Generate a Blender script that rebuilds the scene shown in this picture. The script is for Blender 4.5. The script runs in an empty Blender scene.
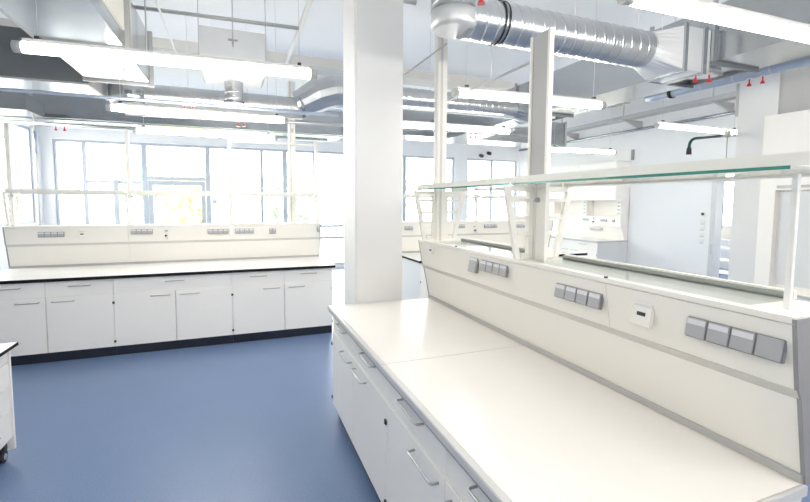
import bpy, bmesh, math, random
from mathutils import Vector, Matrix
random.seed(7)
PI = math.pi
scene = bpy.context.scene
COL = scene.collection

# ------------------------------------------------------------------ materials
def mat(name, color, rough=0.5, metal=0.0, spec=0.5, noise=0.0, nscale=30.0, bump=0.0, bscale=60.0, coat=0.0):
    m = bpy.data.materials.new(name); m.use_nodes = True
    nt = m.node_tree; b = nt.nodes['Principled BSDF']
    b.inputs['Base Color'].default_value = (*color, 1)
    b.inputs['Roughness'].default_value = rough
    b.inputs['Metallic'].default_value = metal
    b.inputs['Specular IOR Level'].default_value = spec
    b.inputs['Coat Weight'].default_value = coat
    if noise or bump:
        tc = nt.nodes.new('ShaderNodeTexCoord')
    if noise:
        n = nt.nodes.new('ShaderNodeTexNoise'); n.inputs['Scale'].default_value = nscale; n.inputs['Detail'].default_value = 4
        r = nt.nodes.new('ShaderNodeMapRange'); r.inputs['To Min'].default_value = 1 - noise; r.inputs['To Max'].default_value = 1 + noise
        mx = nt.nodes.new('ShaderNodeMix'); mx.data_type = 'RGBA'; mx.blend_type = 'MULTIPLY'; mx.inputs['Factor'].default_value = 1
        mx.inputs['A'].default_value = (*color, 1)
        nt.links.new(tc.outputs['Object'], n.inputs['Vector']); nt.links.new(n.outputs['Fac'], r.inputs['Value'])
        nt.links.new(r.outputs['Result'], mx.inputs['B']); nt.links.new(mx.outputs['Result'], b.inputs['Base Color'])
    if bump:
        n2 = nt.nodes.new('ShaderNodeTexNoise'); n2.inputs['Scale'].default_value = bscale
        bp = nt.nodes.new('ShaderNodeBump'); bp.inputs['Strength'].default_value = bump; bp.inputs['Distance'].default_value = 0.01
        nt.links.new(tc.outputs['Object'], n2.inputs['Vector']); nt.links.new(n2.outputs['Fac'], bp.inputs['Height'])
        nt.links.new(bp.outputs['Normal'], b.inputs['Normal'])
    return m

def emit(name, color, strength):
    m = bpy.data.materials.new(name); m.use_nodes = True
    b = m.node_tree.nodes['Principled BSDF']
    b.inputs['Base Color'].default_value = (0.9, 0.9, 0.9, 1)
    b.inputs['Emission Color'].default_value = (*color, 1)
    b.inputs['Emission Strength'].default_value = strength
    return m

def glass(name, tint=(1, 1, 1), refl=0.08, rough=0.0):
    m = bpy.data.materials.new(name); m.use_nodes = True
    nt = m.node_tree; nt.nodes.clear()
    out = nt.nodes.new('ShaderNodeOutputMaterial')
    t = nt.nodes.new('ShaderNodeBsdfTransparent'); t.inputs['Color'].default_value = (*tint, 1)
    g = nt.nodes.new('ShaderNodeBsdfGlossy'); g.inputs['Roughness'].default_value = rough
    lw = nt.nodes.new('ShaderNodeFresnel'); lw.inputs['IOR'].default_value = 1.45
    mm = nt.nodes.new('ShaderNodeMath'); mm.operation = 'MULTIPLY'; mm.inputs[1].default_value = refl
    mx = nt.nodes.new('ShaderNodeMixShader')
    nt.links.new(lw.outputs['Fac'], mm.inputs[0]); nt.links.new(mm.outputs[0], mx.inputs['Fac'])
    nt.links.new(t.outputs[0], mx.inputs[1]); nt.links.new(g.outputs[0], mx.inputs[2]); nt.links.new(mx.outputs[0], out.inputs['Surface'])
    return m

M = {}
M['white'] = mat('white_laminate', (0.925, 0.89, 0.835), 0.38, noise=0.01, nscale=4)
M['carcass'] = mat('carcass_white', (0.74, 0.74, 0.73), 0.5)
M['cream'] = mat('cream_powder_coat', (0.82, 0.795, 0.735), 0.42)
M['cream_dk'] = mat('cream_profile', (0.62, 0.60, 0.56), 0.4)
M['worktop'] = mat('melamine_worktop', (0.85, 0.81, 0.755), 0.26, noise=0.015, nscale=3, bump=0.02, bscale=400)
M['ceramic'] = mat('white_ceramic_top', (0.84, 0.82, 0.79), 0.3, noise=0.01, nscale=5)
M['edge_grey'] = mat('grey_edge_band', (0.60, 0.59, 0.58), 0.4)
M['edge_shadow'] = mat('painted_shadow_grey', (0.30, 0.31, 0.33), 0.45)
M['black'] = mat('black_edge_band', (0.008, 0.009, 0.011), 0.6, spec=0.2)
M['plinth'] = mat('black_plinth', (0.012, 0.016, 0.03), 0.5)
M['alu'] = mat('brushed_aluminium', (0.62, 0.62, 0.62), 0.35, 0.85)
M['profile'] = mat('grey_profile', (0.46, 0.455, 0.44), 0.4, 0.2)
M['endcap'] = mat('grey_end_cap', (0.30, 0.29, 0.29), 0.5)
M['chan'] = mat('grey_channel_web', (0.43, 0.42, 0.41), 0.5)
M['handle'] = mat('satin_steel_handle', (0.50, 0.50, 0.495), 0.28, 0.9)
M['socket'] = mat('grey_socket_plastic', (0.39, 0.39, 0.40), 0.45)
M['sockdark'] = mat('dark_socket_frame', (0.24, 0.24, 0.25), 0.5)
M['label'] = mat('label_strip', (0.66, 0.66, 0.68), 0.4)
M['plug'] = mat('dark_plastic', (0.03, 0.03, 0.032), 0.45)
M['plate'] = mat('white_plastic', (0.82, 0.81, 0.78), 0.35)
M['galv'] = mat('galvanised_steel', (0.52, 0.53, 0.54), 0.28, 0.92, noise=0.10, nscale=9)
M['galv_sheet'] = mat('galvanised_sheet', (0.47, 0.49, 0.505), 0.17, 0.90, noise=0.05, nscale=6)
M['galv_light'] = mat('matt_zinc_sheet', (0.66, 0.665, 0.66), 0.42, 0.45, noise=0.05, nscale=6)
M['galv_shaded'] = mat('shade_toned_duct_sheet', (0.17, 0.18, 0.185), 0.5, 0.4, noise=0.05, nscale=6)
M['galv_dk'] = mat('flange_steel', (0.24, 0.25, 0.26), 0.45, 0.6)
M['insul'] = mat('cream_insulation', (0.70, 0.67, 0.60), 0.7)
M['band'] = mat('black_rubber_band', (0.015, 0.015, 0.015), 0.5)
M['bluepipe'] = mat('foil_lagged_pipe', (0.50, 0.56, 0.66), 0.4, 0.5)
M['steel'] = mat('zinc_strut', (0.55, 0.55, 0.54), 0.4, 0.7)
M['wallw'] = mat('white_wall_paint', (0.88, 0.88, 0.88), 0.7, noise=0.01, nscale=2)
M['ceil'] = mat('white_ceiling_paint', (0.88, 0.89, 0.90), 0.8)
M['beam'] = mat('pale_concrete_beam', (0.70, 0.68, 0.64), 0.8)
M['colp'] = mat('white_column_paint', (0.80, 0.79, 0.775), 0.55)
M['frame'] = mat('grey_window_frame', (0.50, 0.535, 0.59), 0.4)
M['pane'] = glass('window_glass', (0.97, 0.99, 1.0), 0.6)
M['shelfglass'] = glass('clear_shelf_glass', (0.985, 0.997, 0.992), 0.45)
M['greenedge'] = mat('green_glass_edge', (0.05, 0.24, 0.185), 0.12)
M['greyedge'] = mat('grey_green_profile', (0.31, 0.325, 0.305), 0.35)
M['rod'] = mat('thin_zinc_rod', (0.72, 0.72, 0.72), 0.4, 0.3)
M['red'] = mat('red_plastic', (0.62, 0.01, 0.02), 0.35)
M['green'] = mat('green_enamel', (0.01, 0.075, 0.055), 0.3)
M['lampend'] = mat('grey_lamp_end', (0.50, 0.50, 0.48), 0.4)
M['lamp'] = emit('lamp_diffuser', (1.0, 0.97, 0.91), 25.0)
M['wire'] = mat('steel_wire', (0.66, 0.66, 0.67), 0.4, 0.6)
M['bark'] = mat('bark', (0.42, 0.38, 0.33), 0.9, noise=0.3)
M['leaf'] = mat('leaf_green', (0.40, 0.60, 0.38), 0.6, noise=0.3, nscale=3)
M['leafy'] = mat('leaf_yellow', (0.74, 0.73, 0.42), 0.6, noise=0.3, nscale=3)
M['ground'] = mat('pale_paving', (0.62, 0.61, 0.59), 0.9, noise=0.1)
M['rubber'] = mat('castor_rubber', (0.02, 0.02, 0.022), 0.5)

# blue linoleum with fine flecks
m = bpy.data.materials.new('blue_linoleum'); m.use_nodes = True
nt = m.node_tree; b = nt.nodes['Principled BSDF']; b.inputs['Roughness'].default_value = 0.33
tc = nt.nodes.new('ShaderNodeTexCoord')
n1 = nt.nodes.new('ShaderNodeTexNoise'); n1.inputs['Scale'].default_value = 150; n1.inputs['Detail'].default_value = 3
n2 = nt.nodes.new('ShaderNodeTexNoise'); n2.inputs['Scale'].default_value = 1.6; n2.inputs['Detail'].default_value = 5
cr = nt.nodes.new('ShaderNodeValToRGB')
cr.color_ramp.elements[0].position = 0.3; cr.color_ramp.elements[0].color = (0.108, 0.168, 0.308, 1)
cr.color_ramp.elements[1].position = 0.72; cr.color_ramp.elements[1].color = (0.185, 0.264, 0.425, 1)
mr = nt.nodes.new('ShaderNodeMapRange'); mr.inputs['To Min'].default_value = 0.93; mr.inputs['To Max'].default_value = 1.07
mx = nt.nodes.new('ShaderNodeMix'); mx.data_type = 'RGBA'; mx.blend_type = 'MULTIPLY'; mx.inputs['Factor'].default_value = 1
for n in (n1, n2): nt.links.new(tc.outputs['Object'], n.inputs['Vector'])
nt.links.new(n1.outputs['Fac'], cr.inputs['Fac']); nt.links.new(n2.outputs['Fac'], mr.inputs['Value'])
nt.links.new(cr.outputs['Color'], mx.inputs['A']); nt.links.new(mr.outputs['Result'], mx.inputs['B'])
nt.links.new(mx.outputs['Result'], b.inputs['Base Color'])
M['floor'] = m

# ------------------------------------------------------------------ mesh builder
class MB:
    def __init__(s): s.bm = bmesh.new()
    def box(s, x0, x1, y0, y1, z0, z1, bev=0.0):
        r = bmesh.ops.create_cube(s.bm, size=1.0)
        for v in r['verts']:
            v.co = Vector((x0 + (v.co.x + .5) * (x1 - x0), y0 + (v.co.y + .5) * (y1 - y0), z0 + (v.co.z + .5) * (z1 - z0)))
        if bev:
            es = list({e for v in r['verts'] for e in v.link_edges})
            bmesh.ops.bevel(s.bm, geom=es, offset=bev, segments=2, affect='EDGES')
        return s
    def prism(s, prof, axis, a0, a1):
        # prof: 2D points; axis 'x': (y,z) pts swept in x; 'y': (x,z) pts swept in y; 'z': (x,y)
        def P(p, t):
            if axis == 'x': return Vector((t, p[0], p[1]))
            if axis == 'y': return Vector((p[0], t, p[1]))
            return Vector((p[0], p[1], t))
        A = [s.bm.verts.new(P(p, a0)) for p in prof]; B = [s.bm.verts.new(P(p, a1)) for p in prof]
        n = len(prof)
        for i in range(n): s.bm.faces.new((A[i], A[(i + 1) % n], B[(i + 1) % n], B[i]))
        s.bm.faces.new(A); s.bm.faces.new(B[::-1])
        return s
    def loft(s, ringA, ringB, caps=True):
        A = [s.bm.verts.new(Vector(p)) for p in ringA]; B = [s.bm.verts.new(Vector(p)) for p in ringB]
        n = len(A)
        for i in range(n): s.bm.faces.new((A[i], A[(i + 1) % n], B[(i + 1) % n], B[i]))
        if caps: s.bm.faces.new(A); s.bm.faces.new(B[::-1])
        return s
    def tube(s, pts, r, seg=12, caps=True):
        pts = [Vector(p) for p in pts]; rings = []
        n = len(pts); rr = r if isinstance(r, (list, tuple)) else [r] * n
        up = None
        for i, p in enumerate(pts):
            t = (pts[min(i + 1, n - 1)] - pts[max(i - 1, 0)]).normalized()
            if up is None:
                up = Vector((0, 0, 1)) if abs(t.z) < .9 else Vector((1, 0, 0))
            a = (up - t * up.dot(t)).normalized(); up = a; c = t.cross(a)
            rings.append([s.bm.verts.new(p + rr[i] * (math.cos(2 * PI * k / seg) * a + math.sin(2 * PI * k / seg) * c)) for k in range(seg)])
        for i in range(n - 1):
            for k in range(seg):
                f = s.bm.faces.new((rings[i][k], rings[i][(k + 1) % seg], rings[i + 1][(k + 1) % seg], rings[i + 1][k])); f.smooth = True
        if caps: s.bm.faces.new(rings[0][::-1]); s.bm.faces.new(rings[-1])
        return s
    def spiral(s, p0, p1, R, pitch=0.085, h=0.0055, seg=36):
        # lock-seam spiral duct: a cylinder with a helical raised seam
        p0 = Vector(p0); p1 = Vector(p1); L = (p1 - p0).length; t = (p1 - p0) / L
        up = Vector((0, 0, 1)) if abs(t.z) < .9 else Vector((1, 0, 0))
        a = (up - t * up.dot(t)).normalized(); c = t.cross(a)
        n = max(8, int(L / pitch * 20)); rings = []
        for i in range(n + 1):
            z = L * i / n; ring = []
            for k in range(seg):
                u = (z / pitch - k / seg) % 1.0
                d = min(u, 1 - u)
                rad = R + h * max(0.0, 1 - d / 0.06) + 0.0005 * math.sin(2 * PI * u * 3)
                ring.append(s.bm.verts.new(p0 + t * z + rad * (math.cos(2 * PI * k / seg) * a + math.sin(2 * PI * k / seg) * c)))
            rings.append(ring)
        for i in range(n):
            for k in range(seg):
                f = s.bm.faces.new((rings[i][k], rings[i][(k + 1) % seg], rings[i + 1][(k + 1) % seg], rings[i + 1][k])); f.smooth = True
        s.bm.faces.new(rings[0][::-1]); s.bm.faces.new(rings[-1])
        return s
    def ring(s, c, axis, R, w, t=0.008, seg=32):
        # a flat hoop round a duct
        c = Vector(c); ax = Vector(axis).normalized()
        up = Vector((0, 0, 1)) if abs(ax.z) < .9 else Vector((1, 0, 0))
        a = (up - ax * up.dot(ax)).normalized(); b_ = ax.cross(a)
        P = lambda k, r, o: c + ax * o + r * (math.cos(2 * PI * k / seg) * a + math.sin(2 * PI * k / seg) * b_)
        loops = [[s.bm.verts.new(P(k, r, o)) for k in range(seg)] for r, o in ((R, -w / 2), (R + t, -w / 2), (R + t, w / 2), (R, w / 2))]
        for j in range(4):
            for k in range(seg):
                s.bm.faces.new((loops[j][k], loops[j][(k + 1) % seg], loops[(j + 1) % 4][(k + 1) % seg], loops[(j + 1) % 4][k]))
        return s
    def build(s, name, material, parent=None, smooth=False, off=None):
        bmesh.ops.recalc_face_normals(s.bm, faces=s.bm.faces)
        if off is not None: bmesh.ops.translate(s.bm, verts=s.bm.verts, vec=-Vector(off))
        me = bpy.data.meshes.new(name); s.bm.to_mesh(me); s.bm.free()
        mm = M[material] if isinstance(material, str) else material
        me.materials.append(mm)
        if smooth:
            for p in me.polygons: p.use_smooth = True
        o = bpy.data.objects.new(name, me); COL.objects.link(o)
        if parent is not None: o.parent = parent
        if off is not None: o.location = off
        return o

def tag(o, label, cat, group=None, kind=None):
    if label: o['label'] = label
    if cat: o['category'] = cat
    if group: o['group'] = group
    if kind: o['kind'] = kind
    return o
def empty(name, loc, label=None, cat=None, group=None, rz=0.0):
    o = bpy.data.objects.new(name, None); COL.objects.link(o)
    o.location = loc; o.rotation_euler = (0, 0, rz); o.empty_display_size = 0.1
    return tag(o, label, cat, group)
def struct(o): o['kind'] = 'structure'; return o
def copy_tree(o, parent=None):
    c = o.copy(); COL.objects.link(c)
    if parent is not None: c.parent = parent
    for ch in [x for x in scene.objects if x.parent is o]: copy_tree(ch, c)
    return c
def part(label, o): o['label'] = label; return o

# ------------------------------------------------------------------ camera
Fpx, YAW, PITCH, ROLL, CY, H = 434.2377, 0.3733, 0.0742, 0.0059, 234.1, 1.7116
fw = Vector((math.sin(YAW) * math.cos(PITCH), math.cos(YAW) * math.cos(PITCH), -math.sin(PITCH)))
r0 = Vector((math.cos(YAW), -math.sin(YAW), 0)); u0 = r0.cross(fw)
rv = math.cos(ROLL) * r0 + math.sin(ROLL) * u0; uv = -math.sin(ROLL) * r0 + math.cos(ROLL) * u0
cam = bpy.data.cameras.new('camera'); co = bpy.data.objects.new('camera', cam); COL.objects.link(co)
mw = Matrix((rv, uv, -fw)).transposed().to_4x4(); mw.translation = Vector((0, 0, H)); co.matrix_world = mw
cam.sensor_fit = 'HORIZONTAL'; cam.sensor_width = 36; cam.lens = 36 * Fpx / 810
cam.shift_y = -(251 - CY) / 810; cam.clip_start = 0.05; cam.clip_end = 200
scene.camera = co

# ------------------------------------------------------------------ setting
CEIL, YB, XL, XR, YF = 4.0, 11.0, -3.65, 8.0, -2.6
struct(MB().box(XL - .3, XR + 4.2, YF - .3, YB + .3, -0.12, 0).build('floor', 'floor'))
struct(MB().box(XL - .3, XR + .3, YF - .3, YB + .3, CEIL, CEIL + .2).build('ceiling', 'ceil'))
struct(MB().box(XL - .3, XR, 7.15, 7.6, CEIL - .14, CEIL).build('trim_1', 'beam'))
struct(MB().box(5.75, 5.95, YF, 6.9, CEIL - .10, CEIL).build('trim_2', 'beam'))

# window wall at the back
SILL, HEAD = 0.85, 2.96
w = MB()
w.box(XL - .3, -1.83, YB, YB + .25, 0, SILL); w.box(-.56, 1.16, YB, YB + .25, 0, SILL); w.box(1.16, 4.30, YB, YB + .25, 0, .08); w.box(4.30, XR + .3, YB, YB + .25, 0, SILL)
w.box(XL - .3, XR + .3, YB, YB + .25, HEAD, CEIL)
w.box(XL - .3, -3.45, YB, YB + .25, SILL, HEAD); w.box(5.8, 6.2, YB, YB + .25, SILL, HEAD); w.box(7.9, XR + .3, YB, YB + .25, SILL, HEAD)
struct(w.build('wall_back', 'wallw'))
def window(name, x0, x1, mull, z0=SILL, z1=HEAD, trans=None, y=YB, fr=0.05):
    f = MB()
    f.box(x0, x0 + fr, y + .04, y + .12, z0, z1); f.box(x1 - fr, x1, y + .04, y + .12, z0, z1)
    f.box(x0 + fr, x1 - fr, y + .04, y + .12, z0, z0 + fr); f.box(x0 + fr, x1 - fr, y + .04, y + .12, z1 - fr, z1)
    for mx_ in mull: f.box(mx_ - .035, mx_ + .035, y + .04, y + .12, z0 + fr, z1 - fr)
    for t in (trans or []): f.box(t[0], t[1], y + .045, y + .115, t[2] - .03, t[2] + .03)
    o = struct(f.build(name, 'frame'))
    MB().box(x0 + fr * .5, x1 - fr * .5, y + .075, y + .085, z0 + fr * .5, z1 - fr * .5).build('pane', 'pane', o)
    return o
w1_ = window('window_1', -3.45, -1.83, [-2.93], trans=[(-2.9, -1.9, 2.10)])
MB().box(-2.42, -2.33, YB + .02, YB + .10, SILL + .05, 2.15).build('casement_stile', 'frame', w1_)
window('window_2', -.56, 1.16, [.62])
window('window_3', 1.16, 4.30, [1.88, 3.1], z0=.08, trans=[(1.2, 4.25, .78), (1.2, 4.25, 1.08)])
window('window_4', 4.30, 5.80, [])
window('window_7', 6.20, 7.90, [7.05], trans=[(6.25, 7.85, 2.1)])
# glazed double door with a fixed light over it
f = MB()
f.box(-1.83, -1.78, YB + .04, YB + .14, 0, HEAD); f.box(-.61, -.56, YB + .04, YB + .14, 0, HEAD)
f.box(-1.78, -.61, YB + .04, YB + .14, HEAD - .05, HEAD); f.box(-1.78, -.61, YB + .04, YB + .14, 2.16, 2.24)
d = struct(f.build('door_1', 'frame'))
MB().box(-1.79, -.60, YB + .085, YB + .095, 2.23, HEAD - .04).build('pane', 'pane', d)
f = MB()
f.box(-1.77, -1.68, YB + .05, YB + .11, 0.02, 2.15); f.box(-.71, -.62, YB + .05, YB + .11, 0.02, 2.15)
f.box(-1.68, -.71, YB + .05, YB + .11, 2.05, 2.15); f.box(-1.68, -.71, YB + .05, YB + .11, 0.02, 0.16)
dl = f.build('door_leaf', 'frame', d)
MB().box(-1.69, -.70, YB + .075, YB + .085, 0.15, 2.06).build('pane', 'pane', dl)

# left wall with its run of windows
SL, HL = 1.25, 3.12
w = MB()
w.box(XL - .25, XL, YF, YB, 0, SL); w.box(XL - .25, XL, YF, YB, HL, CEIL)
yy = [(6.0, 10.72)]
for a, c in ((YF, 6.0), (10.72, YB)): w.box(XL - .25, XL, a, c, SL, HL)
struct(w.build('wall_left', 'wallw'))
for i, (a, c) in enumerate(yy):
    f = MB(); X0, X1 = XL - .14, XL - .06
    f.box(X0, X1, a, a + .05, SL, HL); f.box(X0, X1, c - .05, c, SL, HL)
    f.box(X0, X1, a + .05, c - .05, SL, SL + .05); f.box(X0, X1, a + .05, c - .05, HL - .05, HL)
    for k in (1, 2): q = a + (c - a) * k / 3; f.box(X0, X1, q - .035, q + .035, SL + .05, HL - .05)
    o = struct(f.build('window_%d' % (i + 5), 'frame'))
    MB().box(XL - .105, XL - .095, a + .03, c - .03, SL + .03, HL - .03).build('pane', 'pane', o)

# plain rear wall behind the viewpoint
struct(MB().box(XL - .3, 5.9, YF - .25, YF, 0, CEIL).build('wall_front', 'wallw'))

# right wall with the door opening, then the partition that comes forward
D0, D1, DT = 4.25, 5.22, 2.12
w = MB()
w.box(XR, XR + .15, D1, YB, 0, CEIL); w.box(XR, XR + .15, 2.6, D0, 0, CEIL); w.box(XR, XR + .15, D0, D1, DT, CEIL)
struct(w.build('wall_right', 'wallw'))
w = MB(); w.box(5.62, 5.77, YF, 3.0, 0, CEIL); w.box(5.77, XR + .15, 2.85, 3.0, 0, CEIL)
struct(w.build('wall_side', 'wallw'))
f = MB()
f.box(XR - .02, XR + .17, D1 - .02, D1 + .07, 0, DT + .07); f.box(XR - .02, XR + .17, D0 - .07, D0 + .02, 0, DT + .07); f.box(XR - .02, XR + .17, D0 + .02, D1 - .02, DT - .02, DT + .07)
d2 = struct(f.build('door_2', mat('door_frame_grey', (0.66, 0.66, 0.66), 0.5)))
h = MB().box(XR - .035, XR - .02, D1 + .015, D1 + .055, .80, .98)
h.build('strike_plate', 'alu', d2)
# columns
struct(MB().box(.885, 1.285, 3.335, 3.735, 0, CEIL, .012).build('column_centre', 'colp'))
struct(MB().box(4.98, 5.62, 2.70, 3.08, 0, CEIL, .012).build('column_right', 'colp'))
struct(MB().box(4.965, 5.0, 2.70, 2.82, 0.0, CEIL).build('trim_3', 'colp'))
# room beyond the doorway
w = MB()
w.box(XR + .15, XR + 4.2, 8.2, 8.35, 0, CEIL); w.box(XR + .15, XR + 4.2, 2.6, 2.75, 0, CEIL)
w.box(XR + 4.0, XR + 4.2, 2.75, 8.2, 0, .95); w.box(XR + 4.0, XR + 4.2, 2.75, 8.2, 2.9, CEIL)
w.box(XR + .15, XR + 4.2, 2.6, 8.35, CEIL, CEIL + .1)
struct(w.build('wall_beyond', 'wallw'))
f = MB()
for q in (2.75, 4.5, 6.25, 8.13): f.box(XR + 4.06, XR + 4.12, q, q + .07, .95, 2.9)
for z in (.95, 2.83): f.box(XR + 4.06, XR + 4.12, 2.82, 8.13, z, z + .07)
o = struct(f.build('window_6', 'frame'))
MB().box(XR + 4.085, XR + 4.095, 2.8, 8.15, 1.0, 2.85).build('pane', 'pane', o)
struct(MB().box(-40, 50, -40, 60, -.5, -.3).build('ground', 'ground'))

# ------------------------------------------------------------------ furniture parts
def bow_handle(name, parent, c, axis, out, L, proj=.034, r=.0052):
    # D-shaped bar handle: c centre on the front plane; axis 'x'/'y' run; out = outward unit vector
    c = Vector(c); a = Vector((1, 0, 0)) if axis == 'x' else Vector((0, 1, 0)); o = Vector(out)
    pts = [c - a * L / 2]
    for k in range(5):
        t = k / 4 * PI / 2
        pts.append(c - a * (L / 2 - .016 * (1 - math.cos(t)) ) + o * (proj - .016 + .016 * math.sin(t)) )
    for k in range(5):
        t = (4 - k) / 4 * PI / 2
        pts.append(c + a * (L / 2 - .016 * (1 - math.cos(t)) ) + o * (proj - .016 + .016 * math.sin(t)) )
    pts.append(c + a * L / 2)
    return MB().tube(pts, r, 8).build(name, 'handle', parent, off=c)

def cabinet(name, loc, W, depth, drawers, label, cat='cabinet', group=None, rz=0.0, zt=.868, hinges=(True, True), zd=.70, doors=2, plinth_in=.045, hl=.19, dg=.003):
    """base cabinet, front in its local -y plane (y=0), from x=0 to W"""
    t = empty(name, loc, label, cat, group, rz)
    g = .0015
    MB().box(.001, W - .001, .004, .03, zd - .005, zd + .001).build('front_rail', 'plate', t)  # white strip painted as the highlight along the door tops
    MB().box(.001, W - .001, .02, depth, .108, zt).build('carcass', 'carcass', t)
    MB().box(.001, W - .001, plinth_in, plinth_in + .02, 0, .108).build('plinth', 'plinth', t)
    xs = [W * k / drawers for k in range(drawers + 1)]
    for k in range(drawers):
        x0, x1 = xs[k] + g, xs[k + 1] - g
        d = MB().box(x0, x1, .006, .019, zd + g, zt - .012, .0015).build('drawer', 'white', t, off=((x0 + x1) / 2, 0, (zd + zt) / 2))
        bow_handle('handle', d, (0, .006, .808 - (zd + zt) / 2), 'x', (0, -1, 0), hl)
    xs = [W * k / doors for k in range(doors + 1)]
    for k in range(doors):
        x0, x1 = xs[k] + (g if k == 0 else dg), xs[k + 1] - (g if k == doors - 1 else dg)
        d = MB().box(x0, x1, 0, .019, .112, zd - .005, .0015).build('door', 'white', t, off=((x0 + x1) / 2, 0, .4))
        s = 1 if k == 0 else -1
        bow_handle('handle', d, (s * ((x1 - x0) / 2 - .05 - hl / 2), 0, zd - .4 - .050), 'x', (0, -1, 0), hl)
        if (k == 0 and hinges[0]) or (k == doors - 1 and hinges[1]):
            for z in (.60, .17):
                hx = -s * ((x1 - x0) / 2 - .004)
                MB().tube([(hx, -.006, z - .4 - .012), (hx, -.006, z - .4 + .012)], .0055, 10).build('hinge', 'plug', d)
    return t

def socket_strip(name, parent, c, axis, n, mod=.07, hgt=.068, plain=(), out=(0, -1, 0), tilt=None):
    """row of n grey socket modules, centred at c on a panel; axis 'x' with out -y"""
    t = MB().box(-n * mod / 2, n * mod / 2, -.014, 0.0, -hgt / 2, hgt / 2, .002).build(name, 'sockdark', parent)
    t.location = c
    for k in range(n):
        x0 = -n * mod / 2 + k * mod
        s = MB().box(x0 + .003, x0 + mod - .003, -.021, -.014, -hgt / 2 + .003, hgt / 2 - .003, .0015).build('socket', 'socket', t)
        if k not in plain:
            MB().box(x0 + .006, x0 + mod - .006, -.0222, -.021, hgt / 2 - .024, hgt / 2 - .007).build('label_strip', 'label', s)
    return t
def data_outlet(name, parent, c, sz=.08):
    t = MB().box(-sz / 2, sz / 2, -.016, 0, -sz / 2, sz / 2, .004).build(name, 'cream', parent); t.location = c
    MB().box(-.018, .018, -.0175, -.016, -.008, .006).build('jack', 'plug', t)
    MB().box(-sz * .4, sz * .4, -.0172, -.016, sz * .28, sz * .42).build('label_strip', 'label', t)
    return t
def gas_tap(name, parent, c):
    t = MB().tube([(0, 0, .035), (0, -.012, .035)], .022, 16).build(name, 'socket', parent); t.location = c
    MB().tube([(0, 0, -.04), (0, -.03, -.04), (0.004, -.04, -.045)], .014, 12).build('valve', 'plug', t)
    MB().tube([(.004, -.032, -.043), (.02, -.05, -.085)], .007, 8).build('spout', 'alu', t)
    return t

# spine cross-section (local: y = depth from front of worktop-back line, z height)
def spine_module(name, loc, W, label, group=None, rz=0.0, cap0=False, cap1=False, gp=.0015):
    t = empty(name, loc, label, 'service panel', group, rz)
    # y=0 is the back edge of the worktop; panels lean forward (negative y)
    MB().prism([(.012, .9), (-.035, 1.165), (-.05, 1.2), (-.085, 1.385), (-.085, 1.395), (.17, 1.395), (.17, .9)], 'x', 0.006, W - .006).build('core', 'endcap', t)
    MB().prism([(.0, .925), (-.050, 1.160), (-.040, 1.163), (.012, .925)], 'x', gp, W - gp).build('lower_panel', 'cream', t)
    MB().prism([(-.0655, 1.190), (-.0995, 1.378), (-.088, 1.380), (-.054, 1.192)], 'x', gp, W - gp).build('upper_panel', 'cream', t)
    MB().prism([(-.049, 1.158), (-.056, 1.166), (-.068, 1.188), (-.055, 1.194), (-.035, 1.160)], 'x', .0, W).build('ledge', 'cream_dk', t)
    MB().prism([(-.1005, 1.381), (-.1005, 1.400), (.175, 1.400), (.175, 1.390), (-.088, 1.390), (-.088, 1.381)], 'x', 0, W).build('top_lip', 'cream', t)
    MB().box(0, W, -.012, .02, .9005, .926, .002).build('upstand', 'profile', t)
    MB().tube([(W / 2, -.099, 1.402), (W / 2, -.099, 1.408)], .008, 10).build('clip', 'plug', t)
    for flag, x0, x1 in ((cap0, -.006, .006), (cap1, W - .006, W + .006)):
        if flag:
            MB().prism([(.0, .9), (-.052, 1.160), (-.068, 1.190), (-.101, 1.385), (-.101, 1.395), (.175, 1.395), (.175, .9)], 'x', x0, x1).build('end_cap', 'endcap', t)
    return t
# tilt helpers for things fixed to the upper panel (local coordinates)
PANEL_Y = lambda z: -.0655 + (z - 1.190) * (-.0995 + .0655) / (1.378 - 1.190)
def fix(o):   # lean a fitting with the upper panel
    o.rotation_euler = (-math.atan2(.034, .188) , 0, 0); return o

# ------------------------------------------------------------------ left bench
BX0, BY = -2.45, 5.49
modw = 1.2
labs = [('white base cabinet at the left end of the back bench, two drawers over two doors', 2),
        ('white base cabinet in the middle of the back bench, one wide drawer over two doors', 1),
        ('white base cabinet at the right end of the back bench, next to the column', 2)]
for k in range(3):
    cabinet('base_cabinet', (BX0 + k * modw, BY, 0), modw, .82, labs[k][1], labs[k][0], group='base cabinets of the back bench', dg=.005)
wl = ['white worktop slab with black front edge, left third of the back bench',
      'white worktop slab with black front edge, middle third of the back bench',
      'white worktop slab with black front edge, right third of the back bench']
def worktop(x0, x1, y0, y1, label, group, e0=False, e1=False, mat_='ceramic'):
    cx, cy = (x0 + x1) / 2, (y0 + y1) / 2
    t = empty('worktop', (cx, cy, .869), label, 'worktop', group)
    MB().box(x0 + .001 - cx, x1 - .001 - cx, y0 + .003 - cy, y1 - cy, .0, .031, .001).build('slab', mat_, t)
    e = MB().box(x0 - cx, x1 - cx, y0 - cy, y0 + .003 - cy, -.004, .029)
    if e0: e.box(x0 - .003 - cx, x0 - cx, y0 - cy, y1 - cy, 0, .0285)
    if e1: e.box(x1 - cx, x1 + .003 - cx, y0 - cy, y1 - cy, 0, .0285)
    e.build('edge_band', 'black', t)
    return t
for k in range(3):
    worktop(BX0 - (.03 if k == 0 else 0) + k * modw, BX0 + (k + 1) * modw + (.03 if k == 2 else 0), BY - .03, 6.41, wl[k], 'worktop slabs of the back bench', k == 0, k == 2)
sl = ['cream service panel with four-gang socket and data outlet, left end of the back bench',
      'cream service panel with gas tap between sockets, middle of the back bench',
      'cream service panel with small square double outlet, right end of the back bench']
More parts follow.
